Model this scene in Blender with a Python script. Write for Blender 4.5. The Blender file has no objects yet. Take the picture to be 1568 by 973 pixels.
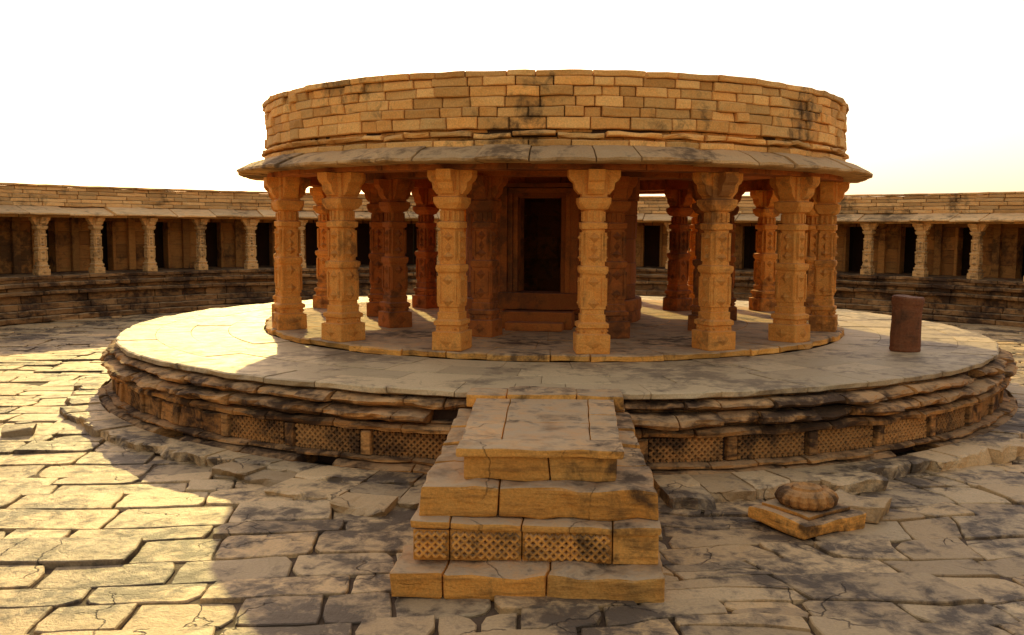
import bpy, bmesh, math, random
from mathutils import Vector, noise, Matrix
random.seed(11)
R_=random.uniform
sc=bpy.context.scene
def N(x,y,z): return noise.noise(Vector((x,y,z)))
def P(r,a,z=0.0): return Vector((r*math.sin(a),-r*math.cos(a),z))
rad=math.radians

# ------------------------------------------------------------ materials
def stone(name,c1,c2,dark=(.05,.026,.012),stain=.5,thr=.52,grey=(.36,.31,.24),topgrey=.6,bump=.35,tintamt=.5,bed=.0,scale=1.0,rough=.85,spec=.25,tr=(.68,1.2),cracks=0):
    m=bpy.data.materials.new(name); m.use_nodes=True
    nt=m.node_tree; n=nt.nodes; L=nt.links; n.clear()
    out=n.new('ShaderNodeOutputMaterial'); b=n.new('ShaderNodeBsdfPrincipled')
    b.inputs['Specular IOR Level'].default_value=spec
    L.new(b.outputs[0],out.inputs[0])
    tc=n.new('ShaderNodeTexCoord'); oi=n.new('ShaderNodeObjectInfo')
    ad=n.new('ShaderNodeVectorMath'); ad.operation='MULTIPLY_ADD'
    L.new(oi.outputs['Random'],ad.inputs[0]); ad.inputs[1].default_value=(17,23,11)
    L.new(tc.outputs['Object'],ad.inputs[2]); co=ad.outputs[0]
    def nz(sca,det=6,rough=.6,vec=co,dist=0,o=0):
        t=n.new('ShaderNodeTexNoise'); t.inputs['Scale'].default_value=sca*scale
        t.inputs['Detail'].default_value=det; t.inputs['Roughness'].default_value=rough
        t.inputs['Distortion'].default_value=dist
        L.new(vec,t.inputs['Vector']); return t.outputs[o]
    def mr(v,a,c,lo=0,hi=1):
        t=n.new('ShaderNodeMapRange'); L.new(v,t.inputs[0])
        t.inputs[1].default_value=a;t.inputs[2].default_value=c;t.inputs[3].default_value=lo;t.inputs[4].default_value=hi
        return t.outputs[0]
    def mth(op,a,c):
        t=n.new('ShaderNodeMath'); t.operation=op
        for i,v in enumerate((a,c)):
            if isinstance(v,(int,float)): t.inputs[i].default_value=v
            else: L.new(v,t.inputs[i])
        return t.outputs[0]
    def mix(f,a,c,bt='MIX'):
        t=n.new('ShaderNodeMix'); t.data_type='RGBA'; t.blend_type=bt
        if isinstance(f,(int,float)): t.inputs[0].default_value=f
        else: L.new(f,t.inputs[0])
        for i,v in ((6,a),(7,c)):
            if isinstance(v,tuple): t.inputs[i].default_value=(*v,1)
            else: L.new(v,t.inputs[i])
        return t.outputs[2]
    at=n.new('ShaderNodeAttribute'); at.attribute_name='tint'
    mp=n.new('ShaderNodeMapping'); mp.inputs['Scale'].default_value=(1,1,7); L.new(co,mp.inputs[0])
    big=nz(.7,5,.62); mid=nz(4.5,6,.68,dist=.4); fine=nz(38,4,.7); lay=nz(2.2,5,.6,mp.outputs[0])
    f=mth('ADD',mth('MULTIPLY',at.outputs['Fac'],tintamt),mth('MULTIPLY',mr(mid,.3,.7),1-tintamt))
    col=mix(f,c1,c2)
    h2=mth('FRACT',mth('MULTIPLY',at.outputs['Fac'],7.31),0)
    lf=mr(h2,0,1,tr[0],tr[1])
    cmb=n.new('ShaderNodeCombineColor')
    for i in range(3): L.new(lf,cmb.inputs[i])
    col=mix(1.0,col,cmb.outputs[0],'MULTIPLY')
    g=mr(fine,.3,.7,.72,1.2); cg=n.new('ShaderNodeCombineColor')
    for i in range(3): L.new(g,cg.inputs[i])
    col=mix(.85,col,cg.outputs[0],'MULTIPLY')
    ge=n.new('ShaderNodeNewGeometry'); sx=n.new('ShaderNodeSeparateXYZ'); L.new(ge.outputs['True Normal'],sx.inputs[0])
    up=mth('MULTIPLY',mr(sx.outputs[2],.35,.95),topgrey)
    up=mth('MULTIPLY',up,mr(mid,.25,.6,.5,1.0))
    col=mix(up,col,grey)  # warm bounce light painted into the colour: tops go grey, sides stay orange
    st=mth('ADD',mth('MULTIPLY',big,.6),mth('MULTIPLY',mid,.4))
    s=mr(st,thr,thr+.09,0,stain)
    col=mix(s,col,dark)
    if bed>0:
        s2=mr(lay,.5,.68,0,bed); col=mix(s2,col,dark)
    h=mth('ADD',mth('MULTIPLY',mid,.7),mth('MULTIPLY',fine,.22))
    h=mth('ADD',h,mth('MULTIPLY',lay,.5))
    if cracks>0:
        wv=n.new('ShaderNodeVectorMath'); wv.operation='MULTIPLY_ADD'
        nc=n.new('ShaderNodeTexNoise'); nc.inputs['Scale'].default_value=2.5; nc.inputs['Detail'].default_value=4; L.new(co,nc.inputs['Vector'])
        L.new(nc.outputs['Color'],wv.inputs[0]); wv.inputs[1].default_value=(.45,.45,.45); L.new(co,wv.inputs[2])
        vo=n.new('ShaderNodeTexVoronoi'); vo.feature='DISTANCE_TO_EDGE'; vo.inputs['Scale'].default_value=.9
        L.new(wv.outputs[0],vo.inputs['Vector'])
        ck=mr(vo.outputs['Distance'],.0,.010,1,0)
        msk=mr(nz(.9,2,.5),.51,.57,0,1)
        ck=mth('MULTIPLY',ck,msk)
        col=mix(mth('MULTIPLY',ck,cracks),col,(.03,.02,.012))
        h=mth('SUBTRACT',h,mth('MULTIPLY',ck,.5))
    L.new(col,b.inputs['Base Color'])
    L.new(mr(mid,.3,.7,rough-.08,rough+.1),b.inputs['Roughness'])
    bp=n.new('ShaderNodeBump'); bp.inputs['Strength'].default_value=bump; bp.inputs['Distance'].default_value=.06
    L.new(h,bp.inputs['Height']); L.new(bp.outputs[0],b.inputs['Normal'])
    return m
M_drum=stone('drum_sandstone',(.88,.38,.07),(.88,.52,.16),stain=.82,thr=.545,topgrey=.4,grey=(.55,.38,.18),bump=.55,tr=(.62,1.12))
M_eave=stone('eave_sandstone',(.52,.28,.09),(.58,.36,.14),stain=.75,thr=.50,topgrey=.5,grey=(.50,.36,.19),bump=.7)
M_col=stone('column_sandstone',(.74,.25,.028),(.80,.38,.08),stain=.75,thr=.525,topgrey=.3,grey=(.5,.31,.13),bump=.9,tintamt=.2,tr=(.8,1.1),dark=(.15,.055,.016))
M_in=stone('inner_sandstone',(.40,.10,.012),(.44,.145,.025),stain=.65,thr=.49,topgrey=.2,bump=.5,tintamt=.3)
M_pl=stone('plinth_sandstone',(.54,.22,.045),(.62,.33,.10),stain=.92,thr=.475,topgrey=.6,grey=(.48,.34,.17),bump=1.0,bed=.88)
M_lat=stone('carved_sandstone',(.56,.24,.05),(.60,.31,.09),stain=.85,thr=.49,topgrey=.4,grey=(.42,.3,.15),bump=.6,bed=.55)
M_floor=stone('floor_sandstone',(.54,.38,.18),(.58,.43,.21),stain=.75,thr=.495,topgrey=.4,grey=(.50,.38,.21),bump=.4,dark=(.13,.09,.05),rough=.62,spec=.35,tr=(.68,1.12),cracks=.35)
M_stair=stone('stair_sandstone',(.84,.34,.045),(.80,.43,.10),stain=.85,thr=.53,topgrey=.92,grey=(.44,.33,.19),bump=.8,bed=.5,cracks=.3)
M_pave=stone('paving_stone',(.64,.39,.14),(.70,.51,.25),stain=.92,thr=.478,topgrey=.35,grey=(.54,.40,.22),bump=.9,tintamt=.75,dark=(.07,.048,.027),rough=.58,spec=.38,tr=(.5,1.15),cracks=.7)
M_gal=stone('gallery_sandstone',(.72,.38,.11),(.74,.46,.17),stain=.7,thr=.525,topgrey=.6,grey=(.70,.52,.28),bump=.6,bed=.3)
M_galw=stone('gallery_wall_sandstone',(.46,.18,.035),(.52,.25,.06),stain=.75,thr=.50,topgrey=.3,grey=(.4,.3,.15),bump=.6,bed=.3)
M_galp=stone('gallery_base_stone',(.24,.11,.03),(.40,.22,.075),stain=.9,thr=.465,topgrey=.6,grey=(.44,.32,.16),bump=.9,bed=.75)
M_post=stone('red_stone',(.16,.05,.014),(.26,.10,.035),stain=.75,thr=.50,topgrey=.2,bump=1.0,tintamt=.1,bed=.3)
M_soil=stone('soil',(.08,.05,.025),(.13,.085,.045),stain=.5,thr=.5,topgrey=0,bump=.6)
M_grd=stone('dry_ground',(.30,.25,.14),(.22,.2,.1),stain=.4,thr=.5,topgrey=0,bump=.5)
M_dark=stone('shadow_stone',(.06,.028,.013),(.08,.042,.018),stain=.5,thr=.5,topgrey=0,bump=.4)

# ------------------------------------------------------------ mesh builder
class MB:
    def __init__(s): s.v=[];s.f=[];s.t=[]
    def add(s,vs,fs,t):
        o=len(s.v); s.v.extend([tuple(v) for v in vs])
        for f in fs: s.f.append(tuple(i+o for i in f)); s.t.append(t)
    def mesh(s,name,mat,recalc=True,smooth=False):
        me=bpy.data.meshes.new(name); me.from_pydata(s.v,[],s.f); me.update()
        a=me.attributes.new('tint','FLOAT','FACE'); a.data.foreach_set('value',s.t)
        if recalc:
            bm=bmesh.new(); bm.from_mesh(me); bmesh.ops.recalc_face_normals(bm,faces=bm.faces); bm.to_mesh(me); bm.free()
        me.materials.append(mat)
        if smooth:
            me.polygons.foreach_set('use_smooth',[True]*len(me.polygons))
        return me
    def obj(s,name,mat,parent=None,**k):
        return link(name,s.mesh(name,mat,**k),parent)
def link(name,me,parent=None,loc=(0,0,0),rz=0,sc_=None):
    o=bpy.data.objects.new(name,me); sc.collection.objects.link(o)
    o.location=loc; o.rotation_euler=(0,0,rz)
    if sc_: o.scale=sc_
    if parent: o.parent=parent
    return o
def empty(name,loc=(0,0,0)):
    e=bpy.data.objects.new(name,None); sc.collection.objects.link(e); e.location=loc; return e

def ringblock(mb,prof,rin,b0,b1,dr=0,dz=0,er=.006,t=.5,step=.2,ch=.012):
    sg=1 if rin<prof[0][0] else -1
    r=prof[0][0]; n=max(2,int((b1-b0)*r/step)+1)
    e=ch/r
    st=[b0]+[b0+e+(b1-b0-2*e)*i/n for i in range(n+1)]+[b1]
    vs=[];m=len(prof)+2
    for k,a in enumerate(st):
        sh=ch if k in (0,len(st)-1) else 0
        for (pr,pz) in prof:
            q=P(pr,a,pz)
            rr=pr+sg*(dr-sh)+er*2*N(q.x*2.7,q.y*2.7,pz*9+31)+er*N(q.x*11,q.y*11,pz*20)
            zz=pz+dz+er*1.2*N(q.x*3,q.y*3,pz*4+7)
            vs.append(P(rr,a,zz))
        vs.append(P(rin,a,prof[-1][1]+dz)); vs.append(P(rin,a,prof[0][1]+dz))
    fs=[]
    for k in range(len(st)-1):
        for j in range(m):
            j2=(j+1)%m
            fs.append((k*m+j,k*m+j2,(k+1)*m+j2,(k+1)*m+j))
    fs.append(tuple(range(m))); fs.append(tuple((len(st)-1)*m+j for j in range(m)))
    mb.add(vs,fs,t)
TAU=2*math.pi
def course(mb,prof,rin,a0=None,a1=None,ln=(.4,.8),gap=.008,jr=.008,jz=.003,er=.006,tr=(0,1),step=.2,ch=.012,miss=0):
    if a0 is None:
        a0=math.pi+R_(-.3,.3); a1=a0+TAU
    r=prof[0][0]; a=a0
    while a<a1-1e-4:
        b=a+R_(*ln)/r
        if b>a1-.3*ln[0]/r: b=a1
        if random.random()>=miss:
            ringblock(mb,prof,rin,a+gap/2/r,b-gap/2/r,random.gauss(0,jr),R_(-jz,jz),er,R_(*tr),step,ch)
        a=b
def flatprof(r,z0,z1,c=.01):
    return [(r-c,z0),(r,z0+c),(r,z1-c),(r-c,z1)]
def flatprofi(r,z0,z1,c=.01):
    return [(r+c,z0),(r,z0+c),(r,z1-c),(r+c,z1)]
def annulus(mb,r0,r1,z,n=128,t=.5,a0=0,a1=2*math.pi):
    vs=[];fs=[]
    for i in range(n+1):
        a=a0+(a1-a0)*i/n; vs+= [P(r0,a,z),P(r1,a,z)]
    for i in range(n): fs.append((2*i,2*i+1,2*i+3,2*i+2))
    mb.add(vs,fs,t)
def rbox(mb,x0,x1,y0,y1,z0,z1,t=None,ch=.018,er=.01,cut=.16,rot=0,org=(0,0,0),seg=2,taper=0,slope=0):
    bm=bmesh.new(); bmesh.ops.create_cube(bm,size=1)
    cx,cy,cz=(x0+x1)/2,(y0+y1)/2,(z0+z1)/2
    for v in bm.verts: v.co=Vector((v.co.x*(x1-x0),v.co.y*(y1-y0),v.co.z*(z1-z0)))
    bmesh.ops.bevel(bm,geom=list(bm.edges),offset=ch,segments=seg,affect='EDGES',profile=.6)
    for it in range(4):
        le=[e for e in bm.edges if e.calc_length()>cut*1.5]
        if not le: break
        bmesh.ops.subdivide_edges(bm,edges=le,cuts=1,use_grid_fill=True)
    bm.verts.index_update()
    mt=Matrix.Rotation(rot,3,'Z'); vs=[]
    for v in bm.verts:
        q=v.co+Vector((cx,cy,cz))
        if taper: q.x*=1+taper*(q.y-(-12.0))
        if slope: q.z+=slope*(q.y+11.6)
        c=mt@q+Vector(org)
        n1=noise.noise_vector(c*3.1); n2=noise.noise_vector(c*11)
        vs.append(c+n1*er*1.4+n2*er*.6)
    fs=[tuple(v.index for v in f.verts) for f in bm.faces]
    mb.add(vs,fs,R_(0,1) if t is None else t); bm.free()
def lattice(mb,mapf,w,h,cell=.085,b=.014,d=.025,piece=.18,t=.6):
    for sgn in (1,-1):
        c=-h+cell*.5
        while c<w:
            u0=max(0,c);u1=min(w,c+h)
            n=max(1,int((u1-u0)/piece+.99))
            for i in range(n):
                ua=u0+(u1-u0)*i/n;ub=u0+(u1-u0)*(i+1)/n
                if ub-ua<.01: continue
                va,vb=ua-c,ub-c
                if sgn<0: va,vb=h-va,h-vb
                o=b*.7; dx,dy=(o,-o) if sgn>0 else (o,o)
                dd=d if sgn>0 else d*.96
                vs=[mapf(ua+dx*1.5,va+dy*1.5,0),mapf(ua-dx*1.5,va-dy*1.5,0),mapf(ua-dx*.7,va-dy*.7,dd),mapf(ua+dx*.7,va+dy*.7,dd),
                    mapf(ub+dx*1.5,vb+dy*1.5,0),mapf(ub-dx*1.5,vb-dy*1.5,0),mapf(ub-dx*.7,vb-dy*.7,dd),mapf(ub+dx*.7,vb+dy*.7,dd)]
                mb.add(vs,[(1,2,6,5),(2,3,7,6),(3,0,4,7)],t)
            c+=cell

# ------------------------------------------------------------ PAVILION
pav=empty('circular_stone_pavilion')
HP=1.15; OF=-.13
mb=MB()
mb_c=MB(); annulus(mb_c,.0,8.65,HP-.06,n=160)
vs=[];fs=[];n=160
for i in range(n):
    a=TAU*i/n; vs+=[P(8.6,a,0),P(8.6,a,HP-.06)]
for i in range(n):
    j=(i+1)%n; fs.append((2*i,2*j,2*j+1,2*i+1))
mb_c.add(vs,fs,.2)
mb_c.obj('plinth_core',M_dark,pav)
def pc(prof,**k): course(mb,[(r+OF,z) for r,z in prof],8.45,**k)
pc([(9.12,0),(9.22,.03),(9.22,.12),(9.12,.16)],ln=(.5,1.2),jr=.04,jz=.012,er=.03,gap=.022,miss=.05)
pc([(9.0,.165),(9.1,.19),(9.1,.22),(9.02,.24)],ln=(.5,1.1),jr=.03,jz=.004,er=.025,gap=.018)
pc([(8.96,.565),(9.04,.59),(9.05,.64),(8.98,.68)],ln=(.5,1.1),jr=.03,jz=.006,er=.028,gap=.02)
pc([(8.84,.685),(8.86,.70),(8.84,.72)],ln=(.5,1.1),jr=.01,er=.01)
pc([(8.98,.725),(9.09,.745),(9.15,.785),(9.12,.835),(8.98,.865)],ln=(.4,1.1),jr=.045,jz=.008,er=.04,gap=.024,miss=.04,step=.12)
pc([(8.82,.87),(8.84,.885),(8.82,.90)],ln=(.5,1.1),jr=.01,er=.01)
pc([(8.92,.905),(9.02,.93),(9.05,.965),(9.0,1.0),(8.9,1.02)],ln=(.4,1.1),jr=.04,jz=.006,er=.038,gap=.022,miss=.05,step=.12)
pc([(8.78,1.025),(8.80,1.04),(8.78,1.055)],ln=(.5,1.1),jr=.01,er=.01)
for k in range(46):
    ringblock(mb,[(8.99+OF,.25),(9.005+OF,.26),(9.005+OF,.545),(8.99+OF,.56)],8.6,TAU*k/46,TAU*k/46+.14/9,0,0,.012,R_(.3,1))
plain=set(k for k in range(46) if random.random()<.2)
for k in plain:
    a=TAU*k/46+.17/9; w=TAU/46*8.77-.22
    ringblock(mb,[(8.96+OF,.25),(8.975+OF,.26),(8.975+OF,.545),(8.96+OF,.56)],8.6,a,a+w*.55/8.77,0,0,.03,R_(0,1),.1)
    ringblock(mb,[(8.94+OF,.25),(8.955+OF,.26),(8.955+OF,.52),(8.94+OF,.53)],8.6,a+w*.57/8.77,a+w/8.77,0,0,.03,R_(0,1),.1)
mb.obj('plinth_mouldings',M_pl,pav)
mb=MB()
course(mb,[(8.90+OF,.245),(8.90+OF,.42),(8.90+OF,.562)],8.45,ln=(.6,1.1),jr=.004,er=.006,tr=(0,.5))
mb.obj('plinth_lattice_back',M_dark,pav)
mb=MB()
for k in range(46):
    if k in plain: continue
    a=TAU*k/46+.17/9; w=TAU/46*8.77-.22
    lattice(mb,lambda u,v,d,a=a:P(8.905+OF+d+.012*N(u*9,v*9,a*40),a+u/8.77,.25+v),w,.31,cell=.085,b=.017,d=.055,t=R_(.1,.8))
mb.obj('plinth_lattice_carving',M_lat,pav,recalc=False)
mb=MB()
course(mb,[(8.74,1.06),(8.77,1.075),(8.77,1.135),(8.74,HP)],8.1,ln=(.7,1.4),gap=.010,jr=.018,jz=.006,er=.018)
rr=[8.095,7.45,6.75,6.06]
for i in range(3):
    course(mb,[(rr[i],HP-.055),(rr[i],HP-.004),(rr[i]-.004,HP)],rr[i+1]+.008,ln=(.7,1.5),gap=.009,jr=0,jz=.007,er=.001)
mb.obj('plinth_floor',M_floor,pav)
mb=MB()
course(mb,[(6.02,HP),(6.05,HP+.015),(6.05,HP+.09),(6.02,HP+.11)],5.3,ln=(.5,1.2),gap=.012,jr=.022,er=.018)
for (ra,rb) in ((5.29,4.2),(4.19,2.6),(2.59,.4)):
    course(mb,[(ra,HP),(ra,HP+.109)],rb,ln=(.6,1.2),gap=.010,jr=0,er=.001,jz=.003)
mb.obj('column_platform',M_stair,pav)

def colmesh(name,mat,H,s=1.0,detail=True):
    mb=MB()
    k=H/2.9
    S=[(0,.30,.02),(.02,.31,.02),(.30,.31,.02),(.32,.25,.02),(.40,.25,.02),(.42,.285,.03),(.48,.285,.03),(.51,.225,.02),
       (.62,.225,.02),(.63,.20,.02),(.70,.20,.02),(.71,.222,.02),(.95,.22,.02),(1.25,.215,.02),(1.28,.245,.03),(1.33,.258,.03),(1.38,.25,.03),(1.40,.205,.06),
       (1.7,.20,.07),(1.96,.198,.07),(1.98,.235,.04),(2.07,.235,.04),(2.09,.18,.07),(2.26,.18,.07),(2.29,.25,.07),(2.38,.29,.04),(2.46,.29,.03),(2.48,.225,.03),(2.9,.225,.03)]
    vs=[];fs=[]
    for (z,h,c) in S:
        h*=s;c*=s
        for (x,y) in ((h,-(h-c)),(h,h-c),(h-c,h),(-(h-c),h),(-h,h-c),(-h,-(h-c)),(-(h-c),-h),(h-c,-h)):
            q=Vector((x,y,z*k)); nv=noise.noise_vector(q*6)*.012
            vs.append(q+nv)
    for i in range(len(S)-1):
        for j in range(8):
            j2=(j+1)%8; fs.append((i*8+j,i*8+j2,(i+1)*8+j2,(i+1)*8+j))
    fs.append(tuple(range(8)))
    mb.add(vs,fs,.5)
    pr=[(-.47,2.9),(.47,2.9),(.47,2.80),(.43,2.74),(.37,2.70),(.35,2.60),(.27,2.52),(-.27,2.52),(-.35,2.60),(-.37,2.70),(-.43,2.74),(-.47,2.80)]
    for sw in (0,1):
        w=.15*s; vs=[];n=len(pr)
        for y in (-w,w):
            for (x,z) in pr:
                z2=z*k-(.003 if sw else 0); x=x*s
                vs.append(Vector((x,y,z2)) if not sw else Vector((y*.97,x,z2)))
        fs=[tuple(range(n)),tuple(range(n,2*n))]+[(i,(i+1)%n,(i+1)%n+n,i+n) for i in range(n)]
        mb.add(vs,fs,.4)
    if detail:
        for q in range(4):
            rm=Matrix.Rotation(q*math.pi/2,3,'Z')
            def rel(x0,z0,hw,hh,d,f):
                vs=[rm@Vector(((x0-hw),-f,z0*k)),rm@Vector((x0,-f,(z0-hh)*k)),rm@Vector(((x0+hw),-f,z0*k)),rm@Vector((x0,-f,(z0+hh)*k)),rm@Vector((x0,-f-d,z0*k))]
                mb.add(vs,[(0,1,4),(1,2,4),(2,3,4),(3,0,4)],.7)
            def bar(x,w,za,zb,f,d):
                vs=[rm@Vector((x-w,-f,za*k)),rm@Vector((x+w,-f,za*k)),rm@Vector((x+w*.8,-f-d,za*k)),rm@Vector((x-w*.8,-f-d,za*k)),
                    rm@Vector((x-w,-f,zb*k)),rm@Vector((x+w,-f,zb*k)),rm@Vector((x+w*.8,-f-d,zb*k)),rm@Vector((x-w*.8,-f-d,zb*k))]
                mb.add(vs,[(0,1,2,3),(4,5,6,7),(2,3,7,6),(0,3,7,4),(1,2,6,5)],.6)
            rel(0,1.84,.11*s,.09,.08,.19*s); rel(0,1.66,.07*s,.10,.06,.195*s); rel(0,1.52,.12*s,.08,.07,.198*s)
            for sx in (-1,1):
                bar(sx*.145*s,.018*s,1.46,1.92,.185*s,.045*s)
                bar(sx*.165*s,.022*s,.76,1.2,.205*s,.045*s)
                rel(sx*.17*s,.36,.04*s,.04,.04,.245*s)
            rel(0,.80,.12*s,.10,.06,.215*s); rel(0,1.14,.12*s,.10,.06,.21*s); rel(0,.16,.15*s,.10,.035,.305*s)
            bar(0,.03*s,2.10,2.25,.17*s,.05*s)
            for sx in (-1,1): bar(sx*.11*s,.025*s,2.10,2.25,.165*s,.04*s)
    return mb.mesh(name,mat)
ZB=HP+.108; HC=4.13-ZB
cm=colmesh('column_mesh',M_col,HC,.85)
angs=[-84,-61,-38.5,-15.6,7.2,28.8,48.5,70,93,115.5,138,160.5,183,205.5,228,250.5]
for i,d in enumerate(angs):
    a=rad(d)
    link('outer_column_%d'%(i+1),cm,pav,P(5.7,a,ZB),a+rad(R_(-3,3))+math.pi/2*random.randrange(4),(R_(.94,1.06),R_(.94,1.06),1))
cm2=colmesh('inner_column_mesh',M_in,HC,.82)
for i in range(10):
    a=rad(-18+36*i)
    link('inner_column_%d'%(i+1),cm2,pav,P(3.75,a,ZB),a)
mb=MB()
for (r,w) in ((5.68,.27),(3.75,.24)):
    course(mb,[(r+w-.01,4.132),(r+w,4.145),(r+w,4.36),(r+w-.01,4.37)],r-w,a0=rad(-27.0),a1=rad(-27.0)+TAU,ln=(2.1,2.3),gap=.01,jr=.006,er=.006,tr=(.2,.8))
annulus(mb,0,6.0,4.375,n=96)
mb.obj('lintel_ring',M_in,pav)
mb=MB()
course(mb,[(6.47,4.215),(6.51,4.235),(6.505,4.275),(6.25,4.40),(6.0,4.49)],5.8,ln=(.5,1.3),gap=.018,jr=.03,jz=.014,er=.022)
mb.obj('eave_slabs',M_eave,pav)
mb=MB()
def drow(z0,z1,ln,jr=.012,r=5.96,**k):
    course(mb,flatprof(r,z0+.004,z1-.004,.014),5.55,ln=ln,gap=.016,jr=jr,jz=.005,er=.013,ch=.015,**k)
drow(4.47,4.575,(.4,.9),r=5.99)
course(mb,flatprof(5.86,4.58,4.62,.005),5.55,ln=(.3,.6),er=.01,tr=(0,.2))
course(mb,flatprof(6.01,4.617,4.69,.02),5.55,ln=(.35,.9),gap=.035,jr=.04,jz=.016,er=.034)
course(mb,flatprof(5.83,4.70,4.745,.005),5.55,ln=(.3,.6),er=.02,tr=(0,.2))
zs=[4.745,4.93,5.08,5.24,5.39,5.53]
for i in range(5): drow(zs[i],zs[i+1],(.22,.62) if i else (.3,.7),.02)
drow(5.53,5.63,(.4,.9),.014,r=6.0)
mb.obj('drum_masonry',M_drum,pav)
mb=MB(); annulus(mb,0,5.8,5.45,n=96)
vs=[];fs=[];n=120
for i in range(n):
    a=TAU*i/n; vs+=[P(5.82,a,4.4),P(5.82,a,5.5)]
for i in range(n):
    j=(i+1)%n; fs.append((2*i,2*j,2*j+1,2*i+1))
mb.add(vs,fs,.1)
mb.obj('roof_slab',M_dark,pav)
mb=MB()
da=rad(-6); CR=1.85; hw=.47/CR
for z0,z1 in ((1.26,1.5),(1.5,1.74),(1.74,2.05)):
    course(mb,flatprof(CR+(.12 if z0<1.7 else 0),z0,z1,.015),1.5,a0=da+hw,a1=da-hw+TAU,ln=(.5,.9),er=.006)
for z0,z1 in ((2.05,2.5),(2.5,3.0),(3.0,3.5),(3.5,3.8)):
    course(mb,flatprof(CR,z0,z1,.015),1.5,a0=da+hw,a1=da-hw+TAU,ln=(.5,.9),er=.006)
course(mb,flatprof(CR+.04,3.8,4.37,.015),1.5,ln=(.5,.9),er=.006)
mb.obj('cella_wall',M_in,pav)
mb=MB()
for (w0,w1,y0,y1,zt) in ((.43,.52,-2.02,-1.60,3.82),(.523,.62,-2.08,-1.65,3.9),(.623,.76,-2.14,-1.7,4.0)):
    rbox(mb,-w1,-w0,y0,y1,1.95,zt,ch=.012,er=.004,rot=da)
    rbox(mb,w0,w1,y0,y1,1.95,zt,ch=.012,er=.004,rot=da)
    rbox(mb,-w1-.002,w1+.002,y0-.01,y1,zt+.002,zt+.09,ch=.012,er=.004,rot=da)
rbox(mb,-.8,.8,-2.2,-1.5,1.62,1.95,ch=.03,er=.006,rot=da)
rbox(mb,-.7,.7,-2.45,-1.8,1.26,1.6,ch=.03,er=.006,rot=da)
rbox(mb,-.55,.55,-2.8,-2.46,1.26,1.42,ch=.03,er=.006,rot=da)
mb.obj('cella_doorway',M_in,pav)

# ------------------------------------------------------------ STAIRCASE
st=empty('stone_staircase')
mb=MB()
def row(x0,x1,y0,y1,z0,z1,cuts,er=.012,ch=.02,jy=.012,org=(0,0,0)):
    xs=[x0]+cuts+[x1]
    for i in range(len(xs)-1):
        j=R_(-jy,jy)
        rbox(mb,xs[i]+.005,xs[i+1]-.005,y0+j,y1,z0,z1+R_(-.008,.008),ch=ch,er=er,org=org)
row(-1.28,1.16,-12.68,-11.9,-.02,.21,[-.80,.12],er=.035,ch=.03,jy=.05)
row(-1.12,1.12,-12.33,-11.5,.212,.50,[-.78,-.12,.70],er=.004,ch=.01,jy=.004)
row(-1.14,1.14,-12.37,-11.5,.502,.57,[-.78,-.12,.70],er=.02,ch=.02)
row(-1.07,1.12,-12.19,-11.3,.572,.86,[-.35],er=.028,ch=.03)
for sx in (-1,1):
    x0,x1=(.72,1.11) if sx>0 else (-1.06,-.68)
    ys=[-11.49,-10.75,-9.95,-8.85]
    for i in range(3):
        rbox(mb,x0,x1,ys[i]+.004,ys[i+1]-.004,-.02,.57,ch=.02,er=.016)
    ys=[-11.29,-10.5,-9.8,-8.8]
    for i in range(3):
        rbox(mb,x0,x1-.02 if sx>0 else x1,ys[i]+.004,ys[i+1]-.004,.575,.87+.03*i,ch=.03,er=.022)
row(-.69,.75,-11.94,-11.3,.862,1.10,[.12],er=.022,ch=.03)
rbox(mb,-.66,.72,-11.29,-8.8,.3,1.0,ch=.02,er=.004,t=.4)
rbox(mb,-.75,.81,-12.02,-11.55,1.102,1.18,ch=.02,er=.016,t=.6)
for (xa,xb) in ((-.74,-.36),(-.352,.50),(.508,.79)):
    yy=-11.542
    while yy<-9.5:
        y2=min(yy+R_(.9,1.5),-9.1)
        if y2>-9.7: y2=-9.1
        rbox(mb,xa,xb,yy,y2-.006,1.04,1.155+R_(.0,.012),ch=.012,er=.008,taper=.04,slope=-.014)
        yy=y2
row(-.95,1.0,-9.10,-8.50,1.0,1.17,[-.45,.42],er=.014,ch=.02,jy=.015)
mb.obj('steps',M_stair,st)
mb=MB()
for (xa,xb) in ((-1.09,-.81),(-.75,-.15),(-.09,.67)):
    lattice(mb,lambda u,v,d,xa=xa:Vector((xa+u,-12.335-d,.245+v)),xb-xa,.23,cell=.075,b=.013,d=.034,t=.5)
mb.obj('lattice_carving',M_stair,st,recalc=False)

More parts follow.
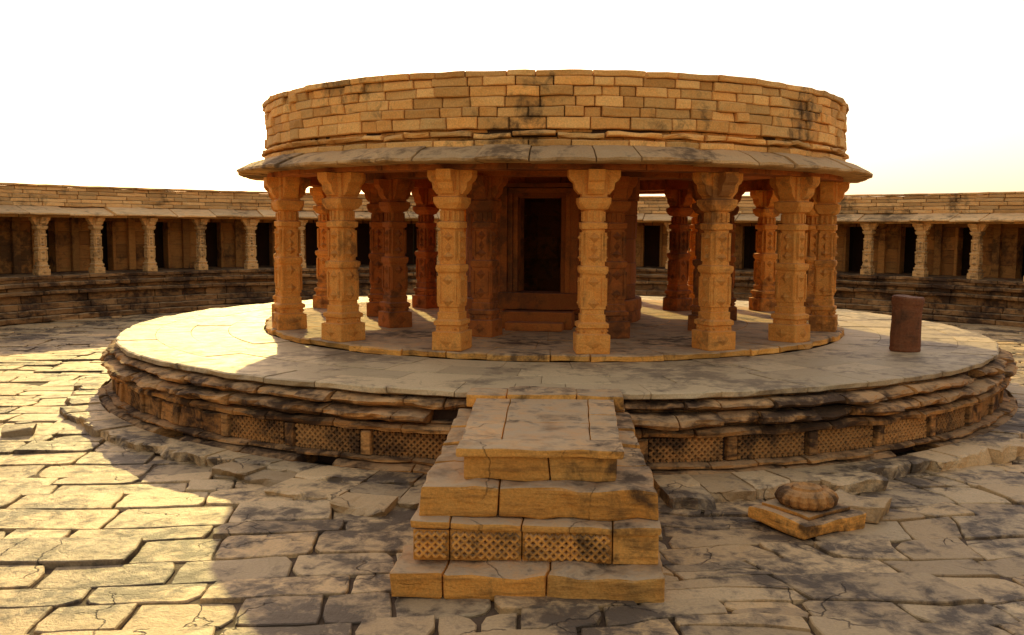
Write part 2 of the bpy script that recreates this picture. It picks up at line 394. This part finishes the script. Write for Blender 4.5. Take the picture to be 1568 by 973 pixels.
# ------------------------------------------------------------ PAVING
def slabs(mb,theta,u0,u1,v0,v1,keep,rowh,lenr,gap=.010,thick=.07,zb=0.0):
    ct,s_=math.cos(theta),math.sin(theta)
    def warp(u,v):
        x,y=u*ct-v*s_,u*s_+v*ct
        k=min(1,max(0,(x+1.5)/3.5)); amp=.09+.26*k
        nx=noise.noise_vector(Vector((x*.5,y*.5,3.3)))
        n2=noise.noise_vector(Vector((x*2.4,y*2.4,9.3)))
        n3=noise.noise_vector(Vector((x*8,y*8,4.3)))
        m2=.03+.045*k
        return Vector((x+nx.x*amp*1.2+n2.x*m2+n3.x*.016,y+nx.y*amp+n2.y*m2+n3.y*.016))
    def emit(cc):
        pts=[];corner=set()
        for i in range(4):
            a=cc[i];b=cc[(i+1)%4]
            L_=math.hypot(b[0]-a[0],b[1]-a[1]); ns=max(2,min(7,int(L_/.15)))
            corner.add(len(pts))
            for q in range(ns):
                t=q/ns
                pts.append(warp(a[0]+(b[0]-a[0])*t,a[1]+(b[1]-a[1])*t))
        cen=sum(pts,Vector((0,0)))/len(pts)
        g=gap*R_(.4,1.6)
        zt=zb+.04*N(cen.x*.5,cen.y*.5,1)+R_(-.014,.024)
        tx,ty=random.gauss(0,.014),random.gauss(0,.018)
        rings=[[],[],[]]
        chop=[R_(.02,.10) if random.random()<.33 else .010 for _ in range(4)]; ci=-1
        for qi,p in enumerate(pts):
            d=p-cen; L=d.length or 1
            e=g+R_(0,.010)
            if qi in corner: ci+=1; e+=chop[ci]
            z=zt+tx*d.x+ty*d.y
            p1=cen+d*(1-e/L); p2=cen+d*(1-(e+.012)/L)
            rings[0].append((p1.x,p1.y,zb-thick)); rings[1].append((p1.x,p1.y,z-.010)); rings[2].append((p2.x,p2.y,z))
        n=len(pts); vs=rings[0]+rings[1]+rings[2]
        fs=[]
        for i in range(n):
            j=(i+1)%n
            fs.append((i,j,n+j,n+i)); fs.append((n+i,n+j,2*n+j,2*n+i))
        fs.append(tuple(range(2*n,3*n)))
        mb.add(vs,fs,R_(0,1))
    v=v0
    while v<v1:
        h=R_(*rowh); u=u0+R_(-1,0)
        while u<u1:
            l=R_(*lenr)
            c=warp(u+l/2,v+h/2)
            if keep(c):
                if random.random()<.32 and c.x>-.5:
                    f1,f2=R_(.3,.7),R_(.3,.7)
                    if random.random()<.6:
                        emit([(u,v),(u+l*f1,v),(u+l*f2,v+h),(u,v+h)]); emit([(u+l*f1,v),(u+l,v),(u+l,v+h),(u+l*f2,v+h)])
                    else:
                        emit([(u,v),(u+l,v),(u+l,v+h*f1),(u,v+h*f2)]); emit([(u,v+h*f2),(u+l,v+h*f1),(u+l,v+h),(u,v+h)])
                else: emit([(u,v),(u+l,v),(u+l,v+h),(u,v+h)])
            u+=l
        v+=h
mb=MB()
def keepA(c):
    r=c.length
    return 8.9<r<19.45 
slabs(mb,rad(9),-20.5,20.5,-21,21,keepA,(.36,.74),(.6,1.6))
mb.obj('courtyard_paving',M_pave,None,recalc=False)
mb=MB(); annulus(mb,0,19.6,-.035,n=96)
mb.obj('courtyard_soil',M_soil)
mb=MB()
S=4000; mb.add([(-S,-S,-.07),(S,-S,-.07),(S,S,-.07),(-S,S,-.07)],[(0,1,2,3)],.5)
mb.obj('ground',M_grd)
mb=MB()
a=rad(-150)
while a<rad(150):
    da_=R_(.35,.95)/9.6; d=math.degrees(a)
    if abs(a)>rad(6.8):
        ro=9.6+.35*N(a*5,0,3)+R_(-.15,.12)
        if abs(d+14)<16: ro+=1.0*(1-abs(d+14)/16)
        if 7<d<25: ro+=.3
        rad_in=9.1; n=1 if ro-rad_in<.75 else 2
        if ro-rad_in>1.3: n=3
        for q in range(n):
            r0=rad_in+(ro-rad_in)*q/n+.008; r1=rad_in+(ro-rad_in)*(q+1)/n-.008
            h=.13-.02*q+R_(-.02,.02)
            if d>0: h+=.04
            ringblock(mb,[(r1-.02,-.03),(r1,0),(r1-.004,h-.02),(r1-.03,h)],r0,a+.001,a+da_-.001,0,0,.05,R_(0,1),.12,.03)
    a+=da_
mb.obj('stone_ledge',M_pave)

# ------------------------------------------------------------ POST, LOTUS, LOOSE STONES
mb=MB()
n=28; pr=[(0,.24),(.03,.255),(.10,.25),(.3,.247),(.5,.247),(.65,.25),(.80,.25),(.86,.262),(.93,.262),(.955,.245),(.96,.19),(.945,.0)]
vs=[];fs=[]
for (z,r) in pr:
    for i in range(n):
        a=TAU*i/n
        rr=r*(1-(.025 if i%2 and .05<z<.85 else 0))
        q=Vector((rr*math.cos(a),rr*math.sin(a),z)); vs.append(q+noise.noise_vector(q*5)*.022)
for k in range(len(pr)-1):
    for i in range(n):
        j=(i+1)%n; fs.append((k*n+i,k*n+j,(k+1)*n+j,(k+1)*n+i))
mb.add(vs,fs,.5)
o=mb.obj('stone_post',M_post); o.location=(6.17,-4.08,HP-.01); o.rotation_euler=(rad(.8),rad(1.4),0)

lot=empty('carved_lotus_stone')
mb=MB()
rbox(mb,-.46,.44,-.44,.40,0.0,.17,ch=.03,er=.03,rot=rad(32),org=(2.95,-10.3,0),t=.4)
rbox(mb,-.35,.34,-.33,.31,.172,.21,ch=.012,er=.012,rot=rad(36),org=(2.95,-10.28,0),t=.3)
mb.obj('base_slab',M_stair,lot)
mb=MB(); n=72
pr=[(0,.22),(.01,.27),(.05,.315),(.10,.325),(.15,.30),(.18,.25),(.195,.20),(.18,.17),(.21,.155),(.225,.10),(.20,.07),(.19,0)]
vs=[];fs=[]
for k,(z,r) in enumerate(pr):
    for i in range(n):
        a=TAU*i/n
        rb=1+(.11*abs(math.sin(a*9))-.06 if k<6 else 0)
        q=Vector((r*rb*math.cos(a),r*rb*math.sin(a),z)); vs.append(q+noise.noise_vector(q*9)*.007)
for k in range(len(pr)-1):
    for i in range(n):
        j=(i+1)%n; fs.append((k*n+i,k*n+j,(k+1)*n+j,(k+1)*n+i))
mb.add(vs,fs,.2)
o=mb.obj('ribbed_disc',M_lat,lot); o.location=(2.95,-10.3,.21)
mb=MB(); rbox(mb,-.30,.30,-.28,.28,-.02,.17,ch=.03,er=.05,rot=rad(-28),org=(3.62,-9.95,0),t=.2)
mb.obj('loose_stone_slab',M_pave)
mb=MB(); rbox(mb,-.22,.22,-.17,.15,-.02,.16,ch=.04,er=.04,rot=rad(20),org=(-8.0,-6.9,0)); rbox(mb,-.12,.1,-.1,.1,.0,.1,ch=.03,er=.03,rot=rad(50),org=(-8.3,-6.2,0))
mb.obj('loose_stones',M_pave)

# ------------------------------------------------------------ GALLERY
gal=empty('colonnaded_gallery')
FZ=1.5
mb=MB()
full=dict(ln=(.6,1.4),gap=.016)
def gi(r,z0,z1,b=.05,**k):
    kk=dict(full);kk.update(k)
    course(mb,[(r+b,z0+.004),(r,z0+b*.6),(r,z1-b*.6),(r+b,z1-.004)],20.4,jr=.025,er=.024,step=.35,**kk)
gi(19.10,0,.20);gi(19.25,.20,.40);gi(19.38,.40,.60,.03);gi(19.62,.60,.86,.01);gi(19.42,.86,1.0,.05);gi(19.60,1.0,1.12,.01);gi(19.40,1.12,1.28,.06);gi(19.56,1.28,1.38,.01);gi(19.46,1.38,1.5,.03)
annulus(mb,19.9,23,1.497,n=128)
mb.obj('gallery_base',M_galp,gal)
A0,A1=rad(38),TAU-rad(38)
NB=64; bay=TAU/NB
gm=colmesh('gallery_column_mesh',M_gal,1.93,.66,True)
bays=[]
for i in range(NB):
    a=bay*(i+.5)
    if A0<a<A1:
        link('gallery_column_%d'%i,gm,gal,P(19.95,a,FZ),a,(R_(.92,1.1),R_(.92,1.1),1)); bays.append(a)
mb=MB()
course(mb,flatprofi(19.82,3.432,3.60),20.2,a0=A0,a1=A1,ln=(1.9,2.0),er=.01,jr=.01,step=.4)
course(mb,[(19.3,3.50),(19.28,3.52),(19.3,3.56),(19.7,3.68),(20.05,3.80)],20.3,a0=A0,a1=A1,ln=(.8,1.6),er=.014,jr=.045,jz=.018,gap=.024,step=.35)
for (z0,z1,r) in ((3.8,3.93,20.02),(3.93,4.06,20.06),(4.06,4.2,20.05),(4.2,4.33,20.07),(4.33,4.45,20.06),(4.45,4.53,19.98)):
    course(mb,flatprofi(r,z0+.006,z1-.006,.014),20.5,a0=A0,a1=A1,ln=(.5,1.1),er=.014,jr=.02,jz=.004,gap=.02,step=.4)
annulus(mb,20.3,23,4.36,n=128,a0=A0,a1=A1)
mb.obj('gallery_parapet',M_gal,gal)
mb=MB()
for a in bays:
    h=.36/21.6
    for z0,z1 in ((1.5,1.95),(1.95,2.45),(2.45,2.95),(2.95,3.3)):
        ringblock(mb,flatprofi(21.6,z0+.003,z1-.003),22.0,a-bay/2+h,a+bay/2-h,random.gauss(0,.01),0,.008,R_(0,1),.35)
    ringblock(mb,flatprofi(21.6,3.303,4.3),22.0,a-bay/2+.001,a+bay/2-.001,0,0,.006,R_(0,1),.35)
    for s_ in (-1,1):
        c=a-bay/2+s_*(.36+.05)/21.6
        ringblock(mb,flatprofi(21.5,1.503,3.3),21.59,c-.055/21.6,c+.055/21.6,0,0,.006,R_(.4,1),.35)
    ringblock(mb,flatprofi(21.42,1.503,4.28),21.59,a-.13/21.6,a+.13/21.6,0,0,.006,R_(.4,1),.35)
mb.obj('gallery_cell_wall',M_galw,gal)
mb=MB()
course(mb,[(23.0,-.05),(23,2.2),(23,4.5)],22.7,a0=A0,a1=A1,ln=(1.2,2),er=.01,step=.6,tr=(0,.4))
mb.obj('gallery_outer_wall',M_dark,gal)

# ------------------------------------------------------------ LIGHT
az=rad(17); el=rad(23.5)
sd=Vector((-math.sin(az)*math.cos(el),math.cos(az)*math.cos(el),math.sin(el)))
ld=bpy.data.lights.new('sun','SUN'); ld.energy=5; ld.angle=rad(.5); ld.color=(1,.78,.28)
lo=bpy.data.objects.new('sun',ld); sc.collection.objects.link(lo); lo.rotation_euler=sd.to_track_quat('Z','Y').to_euler(); lo.location=(0,0,30)
w=bpy.data.worlds.new('World'); sc.world=w; w.use_nodes=True
nt=w.node_tree; nt.nodes.clear()
out=nt.nodes.new('ShaderNodeOutputWorld'); bg=nt.nodes.new('ShaderNodeBackground'); sky=nt.nodes.new('ShaderNodeTexSky')
sky.sky_type='NISHITA'; sky.sun_disc=False; sky.sun_elevation=el; sky.sun_rotation=-az
sky.air_density=1.1; sky.dust_density=3; sky.ozone_density=1.0
mx=nt.nodes.new('ShaderNodeMix'); mx.data_type='RGBA'; mx.blend_type='MULTIPLY'; mx.inputs[0].default_value=1
mx.inputs[7].default_value=(1.12,.97,.88,1)
ad=nt.nodes.new('ShaderNodeMix'); ad.data_type='RGBA'; ad.blend_type='ADD'; ad.inputs[0].default_value=1
ad.inputs[7].default_value=(2.8,2.4,2.15,1)
nt.links.new(sky.outputs[0],mx.inputs[6]); nt.links.new(mx.outputs[2],ad.inputs[6]); nt.links.new(ad.outputs[2],bg.inputs[0])
bg.inputs[1].default_value=.15
nt.links.new(bg.outputs[0],out.inputs[0])
sc.view_settings.view_transform='Standard'; sc.view_settings.look='None'; sc.view_settings.exposure=0

# ------------------------------------------------------------ CAMERA
cd=bpy.data.cameras.new('camera'); cam=bpy.data.objects.new('camera',cd); sc.collection.objects.link(cam)
cd.lens=33.4; cd.sensor_width=36; cd.clip_end=10000; cd.clip_start=.05
yaw=rad(2.83); pitch=rad(5.53); roll=rad(.4)
m=Matrix.Rotation(yaw,4,'Z')@Matrix.Rotation(math.pi/2-pitch,4,'X')@Matrix.Rotation(roll,4,'Z')
cam.matrix_world=Matrix.Translation((.19,-20.72,3.26))@m
sc.camera=cam
